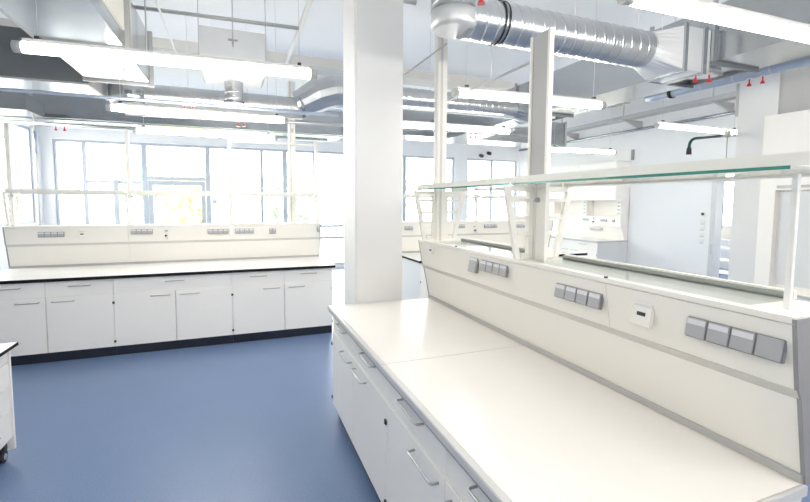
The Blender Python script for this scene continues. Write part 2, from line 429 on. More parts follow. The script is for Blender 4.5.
sp = [spine_module('service_spine', (BX0 + k * modw - (.03 if k == 0 else 0), 6.405, 0), modw + (.03 if k == 0 else 0), sl[k], 'service panels of the back bench', cap0=(k == 0), cap1=(k == 2)) for k in range(3)]
def on(t, kind, x, z, **kw):
    c = (x, PANEL_Y(z) - .0005, z)
    fn = {'strip': socket_strip, 'data': data_outlet, 'tap': gas_tap}[kind]
    if kind == 'strip': return fix(socket_strip('socket_strip', t, c, 'x', **kw))
    if kind == 'data': return fix(data_outlet('data_outlet', t, c, **kw))
    return fix(gas_tap('gas_tap', t, c))
def g(X): return X - BX0
on(sp[0], 'strip', g(-2.005), 1.297, n=4, mod=.064, hgt=.062)
on(sp[0], 'data', g(-1.70), 1.297)
on(sp[1], 'strip', g(-1.10) - modw, 1.315, n=4, mod=.06, hgt=.062)
on(sp[1], 'tap', g(-.83) - modw, 1.295)
on(sp[1], 'strip', g(-.215) - modw, 1.300, n=4, mod=.064, hgt=.062)
on(sp[2], 'strip', g(.115) - 2 * modw, 1.300, n=4, mod=.06, hgt=.062)
on(sp[2], 'strip', g(.485) - 2 * modw, 1.295, n=2, mod=.045, hgt=.08)
e = on(sp[2], 'strip', g(1.12) - 2 * modw, 1.315, n=1, mod=.04, hgt=.09)

# ------------------------------------------------------------------ shelf racks
def ladder(name, parent, loc, side, rz=0.0, ztop=1.80, zbot=1.405, wt=.17, wb=.10):
    """trapezoid ladder bracket; in local xz-plane, x runs outward from the post face (0)"""
    th = .022
    s = side
    m = MB()
    m.prism([(s * wt, ztop), (s * (wt - .036), ztop), (s * (wb - .030), zbot), (s * wb, zbot)], 'y', -th / 2, th / 2)
    m.prism([(0, ztop), (s * .026, ztop), (s * .026, zbot), (0, zbot)], 'y', -th / 2, th / 2)
    def wx(z): return wb + (wt - wb) * (z - zbot) / (ztop - zbot) - .034
    for z, hh in ((ztop - .028, .028), (1.715, .018), (1.62, .018), (1.535, .018), (zbot, .03)):
        m.box(min(s * .024, s * wx(z)), max(s * .024, s * wx(z)), -th / 2, th / 2, z, z + hh)
    o = m.build(name, 'cream', parent); o.location = loc; o.rotation_euler = (0, 0, rz)
    return o
# right bench rack: bays along y
def shelf_bay(name, y0, y1, label, group):
    t = empty(name, (1.565, (y0 + y1) / 2, 1.40), label, 'glass shelf', group)
    o = Vector((1.565, (y0 + y1) / 2, 1.40))
    def B(x0, x1, z0, z1, nm, mt, p=t, ya=y0, yb=y1, bev=0): 
        return MB().box(x0 - o.x, x1 - o.x, ya - o.y, yb - o.y, z0 - o.z, z1 - o.z, bev).build(nm, mt, p)
    pl = B(1.385, 1.735, 1.806, 1.814, 'glass_plate', 'shelfglass')
    B(1.383, 1.385, 1.805, 1.815, 'glass_edge', 'greenedge', pl)
    B(1.4, 1.415, 1.816, 1.850, 'front_rail', 'cream', ya=y0 - (.07 if y0 < 1 else 0))
    B(1.735, 1.747, 1.800, 1.826, 'rear_rail', 'cream')
    return t

RX0, RY0, RY1, RS = .693, .70, 3.32, 2.01
# posts
pt = empty('service_post', (1.565, 3.2, 1.40), 'tall cream service post by the column, rising to the ceiling from the right bench', 'post', 'service posts')
MB().box(-.055, .030, -.035, .035, 0, CEIL - 1.40, .006).build('shaft', 'cream', pt)
MB().box(-.030, -.010, -.0365, -.035, 0, CEIL - 1.4).build('groove', 'cream_dk', pt)
pt = empty('rack_post', (1.57, 1.96, 1.40), 'short U-channel post with grey web standing midway along the right bench', 'post', 'service posts')
m_ = MB(); m_.box(-.06, -.036, -.112, -.094, 0, 1.2); m_.box(-.06, -.036, .032, .05, 0, 1.2); m_.box(-.042, -.036, -.094, .032, 0, 1.2)
ch = m_.build('channel', 'cream', pt)
MB().box(-.052, -.045, -.094, .032, .44, 1.2).build('web', 'chan', ch)
MB().box(-.057, -.045, -.094, -.034, 0, .44).build('cover', 'cream', ch); MB().box(-.057, -.045, -.028, .032, 0, .44).build('cover', 'cream', ch)
MB().tube([(-.056, -.05, .325), (-.072, -.05, .325)], .013, 14).build('knob', 'socket', pt)
for dx, dz in ((-.012, .385), (-.012, .32), (-.06, .385)): MB().tube([(-.0561, dx, dz), (-.059, dx, dz)], .004, 8).build('bolt', 'profile', pt)
pt = empty('rack_post', (1.535, .775, 1.40), 'slim white shelf support post at the near end of the right bench', 'post', 'service posts')
MB().box(-.008, .008, -.008, .008, 0, .40, .001).build('shaft', 'plate', pt)
for y in (1.96, 3.2):
    nm = {1.96: 'midway along the right bench', 3.2: 'by the column'}[y]
    for s in (-1, 1):
        t = empty('ladder_bracket', ({-1: 1.512, 1: 1.6 if y > 3 else 1.534}[s], y, 1.40), 'cream ladder bracket on the %s side of the post %s' % ({-1: 'near', 1: 'far'}[s], nm), 'bracket', 'ladder brackets of the right bench')
        ladder('frame', t, (0, 0, -1.40), s, wt=.185 if y > 3 or s < 0 else .25, wb=.105 if y > 3 or s < 0 else .16)
shelf_bay('glass_shelf', 1.985, 3.30, 'glass shelf with cream rail, far bay of the right bench, beside the column', 'glass shelves of the right bench')
shelf_bay('glass_shelf', .715, 1.975, 'glass shelf with green front edge, near bay over the right bench', 'glass shelves of the right bench')
# low ledge of glass on top of the spine
for (a, c, lb) in ((.84, 1.90, 'low glass ledge plate with grey rear profile on top of the near panels'), (2.05, 3.06, 'low glass ledge plate with grey rear profile beyond the middle post')):
    t = empty('ledge_plate', (1.6, (a + c) / 2, 1.4005), lb, 'glass ledge', 'ledge plates on the right bench')
    MB().box(-.13, .08, a - (a + c) / 2, c - (a + c) / 2, 0, .008).build('glass_plate', 'shelfglass', t)
    MB().box(.08, .092, a - (a + c) / 2, c - (a + c) / 2, -.0, .022).build('rear_profile', 'greyedge', t)
    MB().box(.092, .112, a - (a + c) / 2, c - (a + c) / 2, 0, .028).build('rear_lip', 'cream', t)
tie = MB().tube([(0, -.50, .0), (0, .50, -.0)], .008, 8).build('tie_rod', 'steel'); tie.location = (1.53, 2.53, 2.48)
tag(tie, 'thin steel tie rod between the two service posts of the right bench', 'rod')

# left bench rack
LY = 6.47
px = [BX0, BX0 + 1.2, BX0 + 2.4, BX0 + 3.6]
nm = ['leftmost slim cream rack post of the back bench', 'slim cream rack post second from left on the back bench',
      'slim cream rack post third from left on the back bench, before the glazed door', 'slim cream rack post at the right end of the back bench']
for i, x in enumerate(px):
    xx = min(max(x, BX0 - .008), BX0 + 3.575)
    t = empty('rack_post', (xx, LY, 1.40), nm[i], 'post', 'rack posts of the back bench')
    MB().box(-.021, .021, -.03, .03, 0, 1.20, .003).build('shaft', 'cream', t)
    for s in (-1, 1):
        o = ladder('ladder_bracket', t, (0, s * .03, -1.40), 1, rz=s * PI / 2, wt=.16, wb=.09)
    MB().tube([(.021, -.02, .355), (.028, -.02, .355)], .008, 8).build('knob', 'plug', t)
pnl = ['glass shelf with cream rails, left bay over the back bench', 'glass shelf with cream rails, middle bay over the back bench', 'glass shelf with cream rails, right bay over the back bench']
for k in range(3):
    x0, x1 = px[k] + (.023 if k else .016), px[k + 1] - (.018 if k < 2 else .05)
    t = empty('glass_shelf', ((x0 + x1) / 2, LY, 1.80), pnl[k], 'glass shelf', 'glass shelves of the back bench')
    W2 = (x1 - x0) / 2 - .004
    MB().box(-W2, W2, -.18, .175, .006, .014).build('glass_plate', 'shelfglass', t)
    MB().box(-W2, W2, -.195, -.18, -.002, .034).build('front_rail', 'cream', t)
    MB().box(-W2, W2, .175, .19, -.022, .014).build('rear_rail', 'cream', t)
t = MB().box(-.56, .56, -.012, .012, -.014, .014).build('cross_rail', 'cream'); t.location = (.55, LY, 2.53)
tag(t, 'thin cream cross rail high between the two right posts of the back bench', 'rail')
pt = empty('service_post', (.81, 6.70, 1.40), 'tall cream service post behind the back bench panels, higher than the rack posts', 'post', 'service posts')
MB().box(-.05, .05, -.028, .06, 0, 2.06, .006).build('shaft', 'cream', pt)
MB().box(-.03, -.012, -.0295, -.028, 0, 2.06).build('groove', 'cream_dk', pt)
MB().box(-.022, .022, -.034, -.028, 1.32, 1.38).build('clamp', 'lampend', pt)

# ------------------------------------------------------------------ right bench
def right_cab(y0, y1, label, hl):
    # built facing -y then turned so it faces -x : local x -> -world y
    W = y1 - y0
    return cabinet('base_cabinet', (RX0, y1, 0), W, .83, 2, label, group='base cabinets of the right bench', rz=-PI / 2, hl=hl, zd=.705)
right_cab(RS, RY1, 'white base cabinet at the far end of the right bench, against the column', .235)
right_cab(RY0, RS, 'white base cabinet at the near end of the right bench', .235)
for (a, c, lb, e0, e1) in ((RY0, RS, 'pale worktop slab with grey edge, nearest slab of the right bench', True, False), (RS, RY1, 'pale worktop slab with grey edge, far slab of the right bench by the column', False, True)):
    cy = (a + c) / 2
    t = empty('worktop', (1.1, cy, .869), lb, 'worktop', 'worktop slabs of the right bench')
    MB().box(.686 - 1.1, 1.525 - 1.1, a + .002 - cy, c - (.03 if e1 else .002) - cy, 0, .031, .0012).build('slab', 'worktop', t)
    e = MB().box(.658 - 1.1, .686 - 1.1, a - cy, c + (.012 if e1 else 0) - cy, 0, .0315, .003)
    if e0: e.box(.686 - 1.1, 1.525 - 1.1, a - .012 - cy, a - cy, 0, .0305, .002)
    if e1: e.box(.686 - 1.1, 1.525 - 1.1, c - .03 - cy, c + .012 - cy, 0, .0315, .003)
    e.build('edge_band', 'edge_grey', t)
    MB().box(.664 - 1.1, .696 - 1.1, a - cy, c - cy, -.012, 0).build('painted_shadow', 'edge_shadow', t)  # dark strip painted in for the shadow under the worktop edge
    if e1: MB().box(.686 - 1.1, 1.525 - 1.1, a - .002 - cy, a + .002 - cy, .02, .0309).build('joint', 'profile', t)
# spine modules; local x -> world -y, local y -> world +x
rs = [spine_module('service_spine', (1.525, RY1, 0), RY1 - RS, 'cream service panel with a single grey socket block, far end of the right bench', 'service panels of the right bench', rz=-PI / 2, cap0=True, gp=.0002),
      spine_module('service_spine', (1.525, RS, 0), RS - RY0, 'cream service panel with white data outlet between grey sockets, near end of the right bench', 'service panels of the right bench', rz=-PI / 2, cap1=True, gp=.0002)]
on(rs[0], 'strip', RY1 - 2.19, 1.320, n=4, mod=.07)
t = on(rs[0], 'strip', RY1 - 2.425, 1.308, n=1, mod=.10, hgt=.10)
t.name = 'socket_block'
gt = on(rs[0], 'data', RY1 - 3.07, 1.335, sz=.06)
on(rs[1], 'strip', RS - 1.515, 1.294, n=4, mod=.070)
on(rs[1], 'data', RS - 1.18, 1.292, sz=.09)
on(rs[1], 'strip', RS - .862, 1.295, n=4, mod=.071, plain=(3,))
# seam of the upper panel at mid module
MB().prism([(PANEL_Y(1.195) - .0004, 1.195), (PANEL_Y(1.376) - .0004, 1.376), (PANEL_Y(1.376) + .004, 1.376), (PANEL_Y(1.195) + .004, 1.195)], 'x', (RS - RY0) / 2 - .0015, (RS - RY0) / 2 + .0015).build('seam', 'cream_dk', rs[1])

# ------------------------------------------------------------------ bench behind the right bench (second half of the back row)
QX0, QX1 = 2.38, 5.33
qw = (QX1 - QX0) / 2
ql = ['white base cabinet with black-edged top seen between the column and the right bench', 'white base cabinet of the second back bench, right half, beyond the glass shelf']
for k in range(2):
    cabinet('base_cabinet', (QX0 + k * qw, BY, 0), qw, .82, 2, ql[k], group='base cabinets of the second back bench')
ql = ['white black-edged worktop seen just right of the column', 'white black-edged worktop end seen under the near glass shelf']
for k in range(2):
    worktop(QX0 - (.03 if k == 0 else 0) + k * qw, QX0 + (k + 1) * qw + (.0 if k == 0 else .0), BY - .03, 6.41, ql[k], 'worktop slabs of the second back bench', k == 0, k == 1)
ql = ['cream service panel with gas tap, seen behind the far glass bay', 'cream service panel seen through the ladder brackets, right half of the second back bench']
qs = [spine_module('service_spine', (QX0 + k * qw, 6.405, 0), qw, ql[k], 'service panels of the second back bench', cap0=(k == 0), cap1=(k == 1)) for k in range(2)]
on(qs[0], 'strip', 2.535 - QX0, 1.30, n=2, mod=.07, hgt=.06)
on(qs[0], 'strip', 3.12 - QX0, 1.305, n=1, mod=.03, hgt=.05)
on(qs[0], 'strip', 3.43 - QX0, 1.315, n=3, mod=.066, hgt=.06)
on(qs[0], 'tap', 3.72 - QX0, 1.28)
on(qs[1], 'strip', 4.03 - QX0 - qw, 1.31, n=4, mod=.064, hgt=.062)
on(qs[1], 'strip', 4.62 - QX0 - qw, 1.305, n=3, mod=.07, hgt=.062)
for i, x in enumerate((QX0 + .03, 3.83, QX1 - .03)):
    t = empty('rack_post', (x, LY, 1.40), ['slim rack post just right of the column, on the second back bench', 'slim rack post seen in the far glass bay, on the second back bench', 'slim rack post at the right end of the second back bench'][i], 'post', 'rack posts of the second back bench')
    MB().box(-.021, .021, -.03, .03, 0, (.45, .45, .95)[i], .003).build('shaft', 'cream', t)
    MB().tube([(-.021, -.02, .355), (-.028, -.02, .355)], .008, 8).build('knob', 'plug', t)
for i, (x0, x1) in enumerate(((QX0 + .055, 3.805), (3.855, QX1 - .055))):
    t = empty('glass_shelf', ((x0 + x1) / 2, LY, 1.80), ['glass shelf over the second back bench, left bay next to the column', 'glass shelf over the second back bench, right bay'][i], 'glass shelf', 'glass shelves of the second back bench')
    W2 = (x1 - x0) / 2 - .004
    MB().box(-W2, W2, -.18, .175, .006, .014).build('glass_plate', 'shelfglass', t)
    MB().box(-W2, W2, -.195, -.18, -.002, .034).build('front_rail', 'cream', t)
    MB().box(-W2, W2, .175, .19, -.022, .014).build('rear_rail', 'cream', t)

# ------------------------------------------------------------------ mobile pedestal at the left edge
PX, PY = -1.39, 3.53   # far right corner
t = empty('mobile_pedestal', (PX - .3, PY - .26, 0), 'white mobile drawer pedestal with black-edged top on castors at the left edge', 'drawer pedestal')
W_, D_ = .60, .52
x0, x1, y0, y1 = PX - W_ - t.location.x, PX - t.location.x, PY - D_ - t.location.y, PY - t.location.y
c = MB(); c.box(x0, x1 - .03, y0 + .012, y1 - .012, .125, .745); c.box(x0, x1, y1 - .018, y1, .065, .745); c.box(x0, x1, y0, y0 + .018, .065, .745)
c.build('body', 'white', t)
for i, (a, b_) in enumerate(((.655, .742), (.495, .650), (.345, .490), (.150, .340))):
    d = MB().box(x1 - .03, x1 - .008, y0 + .02, y1 - .02, a, b_, .002).build('drawer', 'white', t, off=(x1 - .02, (y0 + y1) / 2, (a + b_) / 2))
    bow_handle('handle', d, (.012, -.02, .0), 'y', (1, 0, 0), .12, proj=.022)
tp = MB().box(x0 - .012, x1 + .026, y0 - .03, y1 + .034, .747, .768, .001).build('top', 'ceramic', t)
e = MB().box(x1 + .026, x1 + .030, y0 - .03, y1 + .034, .747, .767); e.box(x0 - .012, x1 + .030, y1 + .034, y1 + .038, .747, .767)
e.build('edge_band', 'black', tp)
for sx in (x0 + .06, x1 - .055):
    for sy in (y0 + .07, y1 - .05):
        cst = MB().tube([(sx - .014, sy, .038), (sx + .014, sy, .038)], .038, 20).build('castor', 'rubber', t)
        MB().box(sx - .02, sx + .02, sy - .02, sy + .02, .076, .125).build('fork', 'plug', cst)
        MB().tube([(sx + .0145, sy, .038), (sx + .018, sy, .038)], .02, 16).build('hub', 'alu', cst)

# ------------------------------------------------------------------ wall bench on the right wall
WY0, WX = 7.04, 7.10
for k in range(2):
    cabinet('base_cabinet', (WX + .03, WY0 + (k + 1) * 1.6, 0), 1.6, .85, 2, ['white base cabinet by the bare white wall, right end of the wall bench', 'white base cabinet, far end of the wall bench near the back windows'][k], group='base cabinets of the wall bench', rz=-PI / 2)
t = empty('worktop', (7.55, WY0 + 1.6, .869), 'white worktop with grey edge along the right wall', 'worktop')
MB().box(-.445, .44, -1.6, 1.6, 0, .031, .001).build('slab', 'ceramic', t)
MB().box(-.45, -.445, -1.605, 1.605, 0, .030).box(-.445, .44, -1.605, -1.6, 0, .030).build('edge_band', 'edge_grey', t)
t = empty('sloping_console', (7.9, WY0 + 1.6, .90), 'white sloping service panel with sockets above the wall bench', 'service panel')
MB().prism([(-.0, .0), (-.10, .27), (-.12, .29), (-.14, .51), (.09, .51), (.09, 0)], 'y', -1.59, 1.59).build('panel', 'white', t)
for i, (y, n) in enumerate(((7.05 + .18, 1), (7.45 + .05, 3), (8.05, 3), (8.75, 2))):
    s_ = socket_strip('socket_strip', t, (-.131, y - WY0 - 1.6, .42), 'x', n, mod=.06, hgt=.05); s_.rotation_euler = (0, 0, -PI / 2)
t2 = gas_tap('gas_tap', t, (-.131, 7.80 - WY0 - 1.6, .42)); t2.rotation_euler = (0, 0, -PI / 2)
t = empty('wall_cupboard', (7.8, WY0 + 1.6, 1.41), 'white overhead wall cupboard with open niche below, above the wall bench', 'wall cupboard')
m_ = MB(); m_.box(-.2, .195, -1.6, 1.6, .36, 1.20); m_.box(-.05, .195, -1.6, -1.5, 0, .36); m_.box(-.05, .195, -.62, -.5, 0, .36); m_.box(-.05, .195, .5, .62, 0, .36); m_.box(-.05, .195, 1.5, 1.6, 0, .36); m_.box(.18, .195, -1.6, 1.6, 0, .36)
m_.build('carcass', 'white', t)
for k in range(3):
    MB().box(-.219, -.201, -1.598 + k * 1.066, -1.598 + (k + 1) * 1.066 - .005, .365, 1.195, .002).build('door', 'white', t)
for yy_ in (-1.55, -.56): 
    for zz in (.06, .14, .22, .30): MB().box(-.056, -.05, yy_ - .03, yy_ + .03, zz, zz + .03).build('slot', 'frame', t)
t = empty('paper_dispenser', (7.79, 7.72, 1.08), 'small grey dispenser on the sloping panel of the wall bench', 'dispenser')
MB().prism([(-.04, .0), (-.075, .05), (-.07, .07), (.012, .07), (.02, .0)], 'y', -.16, .16).build('body', 'edge_grey', t)
MB().box(-.073, -.068, -.15, .15, .052, .066).build('lid', 'label', t)

# ------------------------------------------------------------------ tall cupboard at the right, seen through the shelf
t = empty('fume_cupboard', (5.3, 1.6, 0), 'tall white cupboard with recessed panel at the right, behind the glass shelf', 'cupboard')
m_ = MB(); X0, X1 = -.54, .30
m_.box(X0 + .06, X1, -1.0, 1.05, 0, 2.55)
m_.box(X0, X0 + .06, .965, 1.095, 0, 2.55); m_.box(X0, X0 + .06, -1.0, -.93, 0, 2.55)
m_.box(X0, X0 + .06, -.93, .965, 1.84, 2.55); m_.box(X0, X0 + .06, -.93, .965, 0, .88)
m_.build('body', 'white', t)
MB().box(X0 + .045, X0 + .058, .0, .94, .95, 1.82, .003).build('panel', 'carcass', t)
MB().box(X0 - .012, X0, -.93, .99, .86, .885).build('sill', 'alu', t)
MB().box(X0 - .01, X0, -.2, .95, 1.86, 1.885).build('grip_rail', 'profile', t)
for y in (.6, .9): MB().tube([(X0 - .004, y, 1.98), (X0, y, 1.98)], .014, 12).build('lock', 'profile', t)

# ------------------------------------------------------------------ lamps
def lamp(loc, L, label, rz=0.0, wires=(CEIL, CEIL), R=.032):
    t = empty('tube_lamp', loc, label, 'lamp', 'tube lamps', rz)
    seg = 20
    pr = [(R * math.cos(2 * PI * k / seg), R * math.sin(2 * PI * k / seg)) for k in range(seg)]
    MB().prism(pr, 'x', -L / 2 + .045, L / 2 - .045).build('diffuser', 'lamp', t, smooth=False)
    MB().box(-L / 2 + .05, L / 2 - .05, -.022, .022, R - .004, R + .016).build('housing', 'lampend', t)
    for s in (-1, 1):
        x = s * (L / 2 - .0225)
        MB().tube([(x - .0225, 0, 0), (x + .0225, 0, 0)], R + .002, 20).build('end_cap', 'lampend', t)
    if wires:
        for s, top in zip((-1, 1), wires):
            x = s * (L / 2 - .12)
            MB().tube([(x, 0, R + .015), (x, 0, top - loc[2] + .002)], .002, 6).build('suspension_wire', 'wire', t)
            MB().box(x - .012, x + .012, -.02, .02, R + .012, R + .035).build('clip', 'plug', t)
    return t
rzl = -.04
lamp((-.31, 3.20, 2.60), 1.74, 'long white tube lamp across the upper left, nearest of the left row', rz=-.06, wires=(2.895, CEIL))
lamp((-.28, 5.02, 2.60), 1.70, 'white tube lamp second along the left row, under the silver duct', rz=.02, wires=(2.895, CEIL))
lamp((-.30, 6.46, 2.60), 1.76, 'small far white tube lamp just above the back bench rack', rz=-.0)
lamp((2.39, 1.462, 2.61), 1.60, 'bright white tube lamp in the top right corner', rz=-.023)
lamp((2.42, 3.165, 2.60), 1.5, 'white tube lamp behind the posts of the right bench', rz=-.07)
lamp((2.40, 4.62, 2.58), 1.6, 'distant white tube lamp seen between the two posts', rz=-.05, wires=(2.74, 2.74))
lamp((6.09, 4.25, 2.75), 1.70, 'white tube lamp in front of the right white wall, next to the green shower arm', rz=.0)
lamp((5.57, 5.90, 2.60), 1.36, 'far white tube lamp above the wall cupboard', rz=-.1)
for x in (-.3, 2.35):  # unseen lamps added for light, continuing the ceiling rows
    for y in (-.2, -1.7): 
        if x > 0 or True: lamp((x, y, 2.60), 1.6, 'unseen white tube lamp added behind the viewpoint %s' % {(-.3, -.2): 'on the left, near', (-.3, -1.7): 'on the left, far', (2.35, -.2): 'on the right, near', (2.35, -1.7): 'on the right, far'}[(x, y)], wires=(2.895 if x < 0 else CEIL, CEIL))

# ------------------------------------------------------------------ ducts
# near spiral duct on the right, with elbow, ring band and square transition
R1 = .128
t = empty('spiral_duct', (1.3, 2.5, 2.87), 'large silver spiral duct with black ring running to the right over the posts', 'duct', 'spiral ducts')
o = Vector(t.location)
MB().spiral((.06, 0, 0), (1.62, 0, 0), R1).build('pipe', 'galv', t)
MB().tube([(0, 0, .02), (0, 0, -.075), (0, 0, -.095)], [.146, .146, .125], 36).build('elbow', 'galv_light', t)
MB().spiral((0, 0, .01), (0, 0, CEIL - 2.87), .142).build('riser', 'galv', t)
MB().ring((0, 0, .02), (0, 0, 1), .142, .012, .006).build('collar', 'galv_sheet', t)
MB().ring((.30, 0, 0), (1, 0, 0), R1 + .003, .010, .006).build('ring_band', 'band', t)
MB().ring((.33, 0, 0), (1, 0, 0), R1 + .003, .007, .005).build('ring_band', 'band', t)
n = 32
ra = []; rb = []
for k in range(n):
    a = 2 * PI * k / n
    ra.append((1.60, R1 * math.cos(a), R1 * math.sin(a)))
    cx, cz = math.cos(a), math.sin(a); mm_ = max(abs(cx), abs(cz)); rb.append((1.84, .16 * cx / mm_, .16 * cz / mm_))
MB().loft(ra, rb).build('transition', 'galv_light', t)
MB().box(1.84, 2.12, -.16, .16, -.16, .16).build('box', 'galv_light', t)
MB().box(1.83, 1.86, -.175, .175, -.175, .175).box(2.03, 2.07, -.175, .175, -.175, .175).build('flange', 'galv_sheet', t)
for x in (.95, 1.55, 1.8): MB().tube([(x, 0, R1), (x, 0, CEIL - 2.87)], .0028, 6).build('hanger_rod', 'rod', t)

# rectangular duct along the room on the right
t = empty('rectangular_duct', (3.70, 4.3, 2.80), 'wide grey rectangular duct running away at the upper right', 'duct', 'rectangular ducts')
for a, c, nm_ in ((-3.3, -1.97, 0), (-1.43, 0.1, 1), (.55, 2.98, 2)):
    MB().box(-.25, .25, a, c, .0, .42).build('section', 'galv_sheet', t)
for y0, y1 in ((-1.97, -1.43), (.1, .55)):
    m_ = MB(); m_.box(-.25, .25, y0, y1, .02, .42); m_.build('tee_section', 'galv_sheet', t)
    cy = (y0 + y1) / 2
    m_ = MB(); seg = 28
    m_.loft([(.17 * math.cos(2 * PI * k / seg), cy + .12 * math.sin(2 * PI * k / seg), -.005) for k in range(seg)], [(.17 * math.cos(2 * PI * k / seg), cy + .12 * math.sin(2 * PI * k / seg), .02) for k in range(seg)])
    m_.build('access_panel', 'plate', t)
    for y in (y0, y1):
        m_ = MB().box(-.28, .28, y - .014, y + .014, -.022, 0.0); fl_ = m_.build('flange', 'galv_dk', t)
        MB().box(-.275, -.25, y - .014, y + .014, 0, .45).build('flange_side', 'galv_sheet', t); MB().box(.25, .275, y - .014, y + .014, 0, .45).build('flange_side', 'galv_sheet', t)
    for x in (-.255, .24): MB().box(x, x + .015, y0 + .014, y1 - .014, -.006, .02).build('edge_strip', 'galv_dk', t)

def redcap(loc, label, group='red capped fittings'):
    t = empty('red_fitting', loc, label, 'fitting', group)
    MB().tube([(0, 0, 0), (0, 0, .03)], [.02, .006], 12).build('cap', 'red', t)
    MB().tube([(0, 0, .03), (0, 0, .06)], .006, 8).build('stem', 'red', t)
    MB().tube([(0, 0, .06), (0, 0, .066)], .022, 12).build('flange_plate', 'plate', t)
    return t

redcap((3.36, 2.40, 2.655), 'red cap hanging under the rectangular duct opening, left one of the pair at upper right')
redcap((3.47, 2.37, 2.655), 'red cap hanging under the rectangular duct opening, right one of the pair at upper right')
lag = [((4.29, 2.57, 2.758), 'red cap by the top of the right white column, left of that pair'), ((4.30, 2.47, 2.758), 'red cap by the top of the right white column, right of that pair'),
       ((-.48, 5.30, 2.67), 'red cap above the back bench under the silver duct, left of that pair'), ((-.40, 5.30, 2.67), 'red cap above the back bench under the silver duct, right of that pair'),
       ((.06, 6.06, 2.666), 'red cap left of the tall back post, left of that pair'), ((.13, 6.052, 2.666), 'red cap left of the tall back post, right of that pair'),
       ((-2.30, 7.5, 2.676), 'red cap over the leftmost back window, left of that pair'), ((-2.20, 7.5, 2.676), 'red cap over the leftmost back window, right of that pair'),
       ((3.30, 5.76, 2.666), 'red cap between the right bench posts, left of that pair'), ((3.38, 5.752, 2.666), 'red cap between the right bench posts, right of that pair'),
       ((1.17, 1.96, 2.70), 'red cap at the top edge beside the big silver elbow')]
for p_, l_ in lag: last = redcap(p_, l_)
MB().tube([(0, 0, .066), (0, 0, CEIL - 2.70)], .008, 8).build('drop_pipe', 'steel', last)
# the pipe the caps hang from
def pipe(name, pts, r, material, label, cat, group=None, seg=14, bands=()):
    c_ = Vector(pts[0]); t_ = MB().tube([Vector(p) - c_ for p in pts], r, seg).build(name, material); t_.location = c_
    return tag(t_, label, cat, group)
G = 'service pipes'
pipe('copper_main', [(3.25, 2.41, 2.734), (3.6, 2.36, 2.734)], .014, 'steel', 'thin steel pipe carrying red caps under the duct opening', 'pipe', G)
pipe('steel_pipe', [(XL, 5.30, 2.752), (1.2, 5.30, 2.752)], .017, 'bluepipe', 'bluish pipe along the back just under the silver spiral duct', 'pipe', G)
pipe('steel_pipe', [(-1.2, 6.177, 2.752), (4.3, 5.651, 2.752)], .022, 'galv', 'silver pipe crossing above the back benches toward the right wall', 'pipe', G)
pipe('steel_pipe', [(XL, 7.5, 2.76), (1.5, 7.5, 2.76)], .02, 'galv', 'silver pipe running in front of the window head at the left', 'pipe', G)
t = empty('lagged_pipe', (4.3, 2.9, 2.87), 'fat bluish foil lagged pipe along the upper right', 'pipe')
MB().tube([(.0, .72, -.0), (0, .62, .0), (0, -4.5, -.02)], [.03, .045, .045], 18).build('pipe', 'bluepipe', t)
MB().ring((0, .42, 0), (0, 1, 0), .045, .03, .012).build('clamp', 'band', t)
MB().tube([(0, .42, .05), (0, .42, CEIL - 2.87)], .0028, 6).build('hanger_rod', 'rod', t)
MB().ring((0, .1, 0), (0, 1, 0), .045, .012, .004).ring((0, -.2, 0), (0, 1, 0), .045, .012, .004).ring((0, -.5, 0), (0, 1, 0), .045, .012, .004).build('seam_tape', 'label', t)

# cable tray on the right wall
t = empty('cable_tray', (7.55, 6.9, 3.42), 'grey cable tray on triangular brackets high along the right wall', 'cable tray')
MB().box(-.12, -.10, -4, 4, 0, .07).box(.10, .12, -4, 4, 0, .07).box(-.10, .10, -4, 4, 0, .008).build('tray', 'steel', t)
for y in (-1.9, -.1, 1.7):
    MB().prism([(-.12, 0), (.42, 0), (.42, -.17)], 'y', y - .02, y + .02).build('bracket', 'profile', t)
    MB().tube([(-.1, y, .07), (-.1, y, CEIL - 3.42)], .012, 8).build('hanger_rod', 'steel', t)
pipe('wall_conduit', [(7.9, 4.0, 3.25), (7.9, 10.9, 3.25)], .03, 'galv_sheet', 'slim grey conduit under the cable tray on the right wall', 'pipe', G)

# second spiral duct (above the middle of the back bench) with plenum box
R2 = .138
t = empty('spiral_duct', (0, 6.0, 2.94), 'silver spiral duct behind the plenum box, ending in a gored elbow left of the column', 'duct', 'spiral ducts')
MB().spiral((-.95, 0, 0), (.86, 0, 0), R2).build('pipe', 'galv', t)
e_ = MB().tube([(.80, 0, .05), (.92, -.02, .10), (1.08, -.06, .19), (1.26, -.08, .25), (1.5, -.08, .26), (2.2, -.08, .26)], [.165, .19, .22, .225, .215, .21], 16, caps=True).build('elbow', 'galv', t)
for f_ in e_.data.polygons: f_.use_smooth = False
MB().ring((.84, 0, .05), (1, 0, .25), .165, .04, .02).build('collar', 'galv_dk', t)
MB().tube([(-.95, 0, 0), (-1.30, 0, -.01)], [R2, .15], 24).build('reducer', 'galv_sheet', t)
for x in (-.5, -.22, .18): MB().tube([(x, 0, R2), (x, 0, CEIL - 2.97)], .0028, 6).build('hanger_rod', 'rod', t)
t = empty('plenum_box', (.02, 5.45, 3.12), 'grey hanging plenum box with a round neck, upper centre left', 'plenum box')
MB().box(-.335, .335, -.22, .22, 0, .45).build('box', 'galv_light', t)
MB().tube([(.0, -.232, .26), (.0, -.232, CEIL - 3.12)], .006, 8).build('hanger_rod', 'steel', t)
MB().box(-.05, .05, -.242, -.222, .33, .345).box(-.012, .012, -.245, -.22, .30, .33).build('clamp', 'profile', t)
MB().loft([(-.30, -.2, -.06), (.30, -.2, -.06), (.30, .2, -.06), (-.30, .2, -.06)], [(-.335, -.22, 0), (.335, -.22, 0), (.335, .22, 0), (-.335, .22, 0)]).build('taper', 'plate', t)
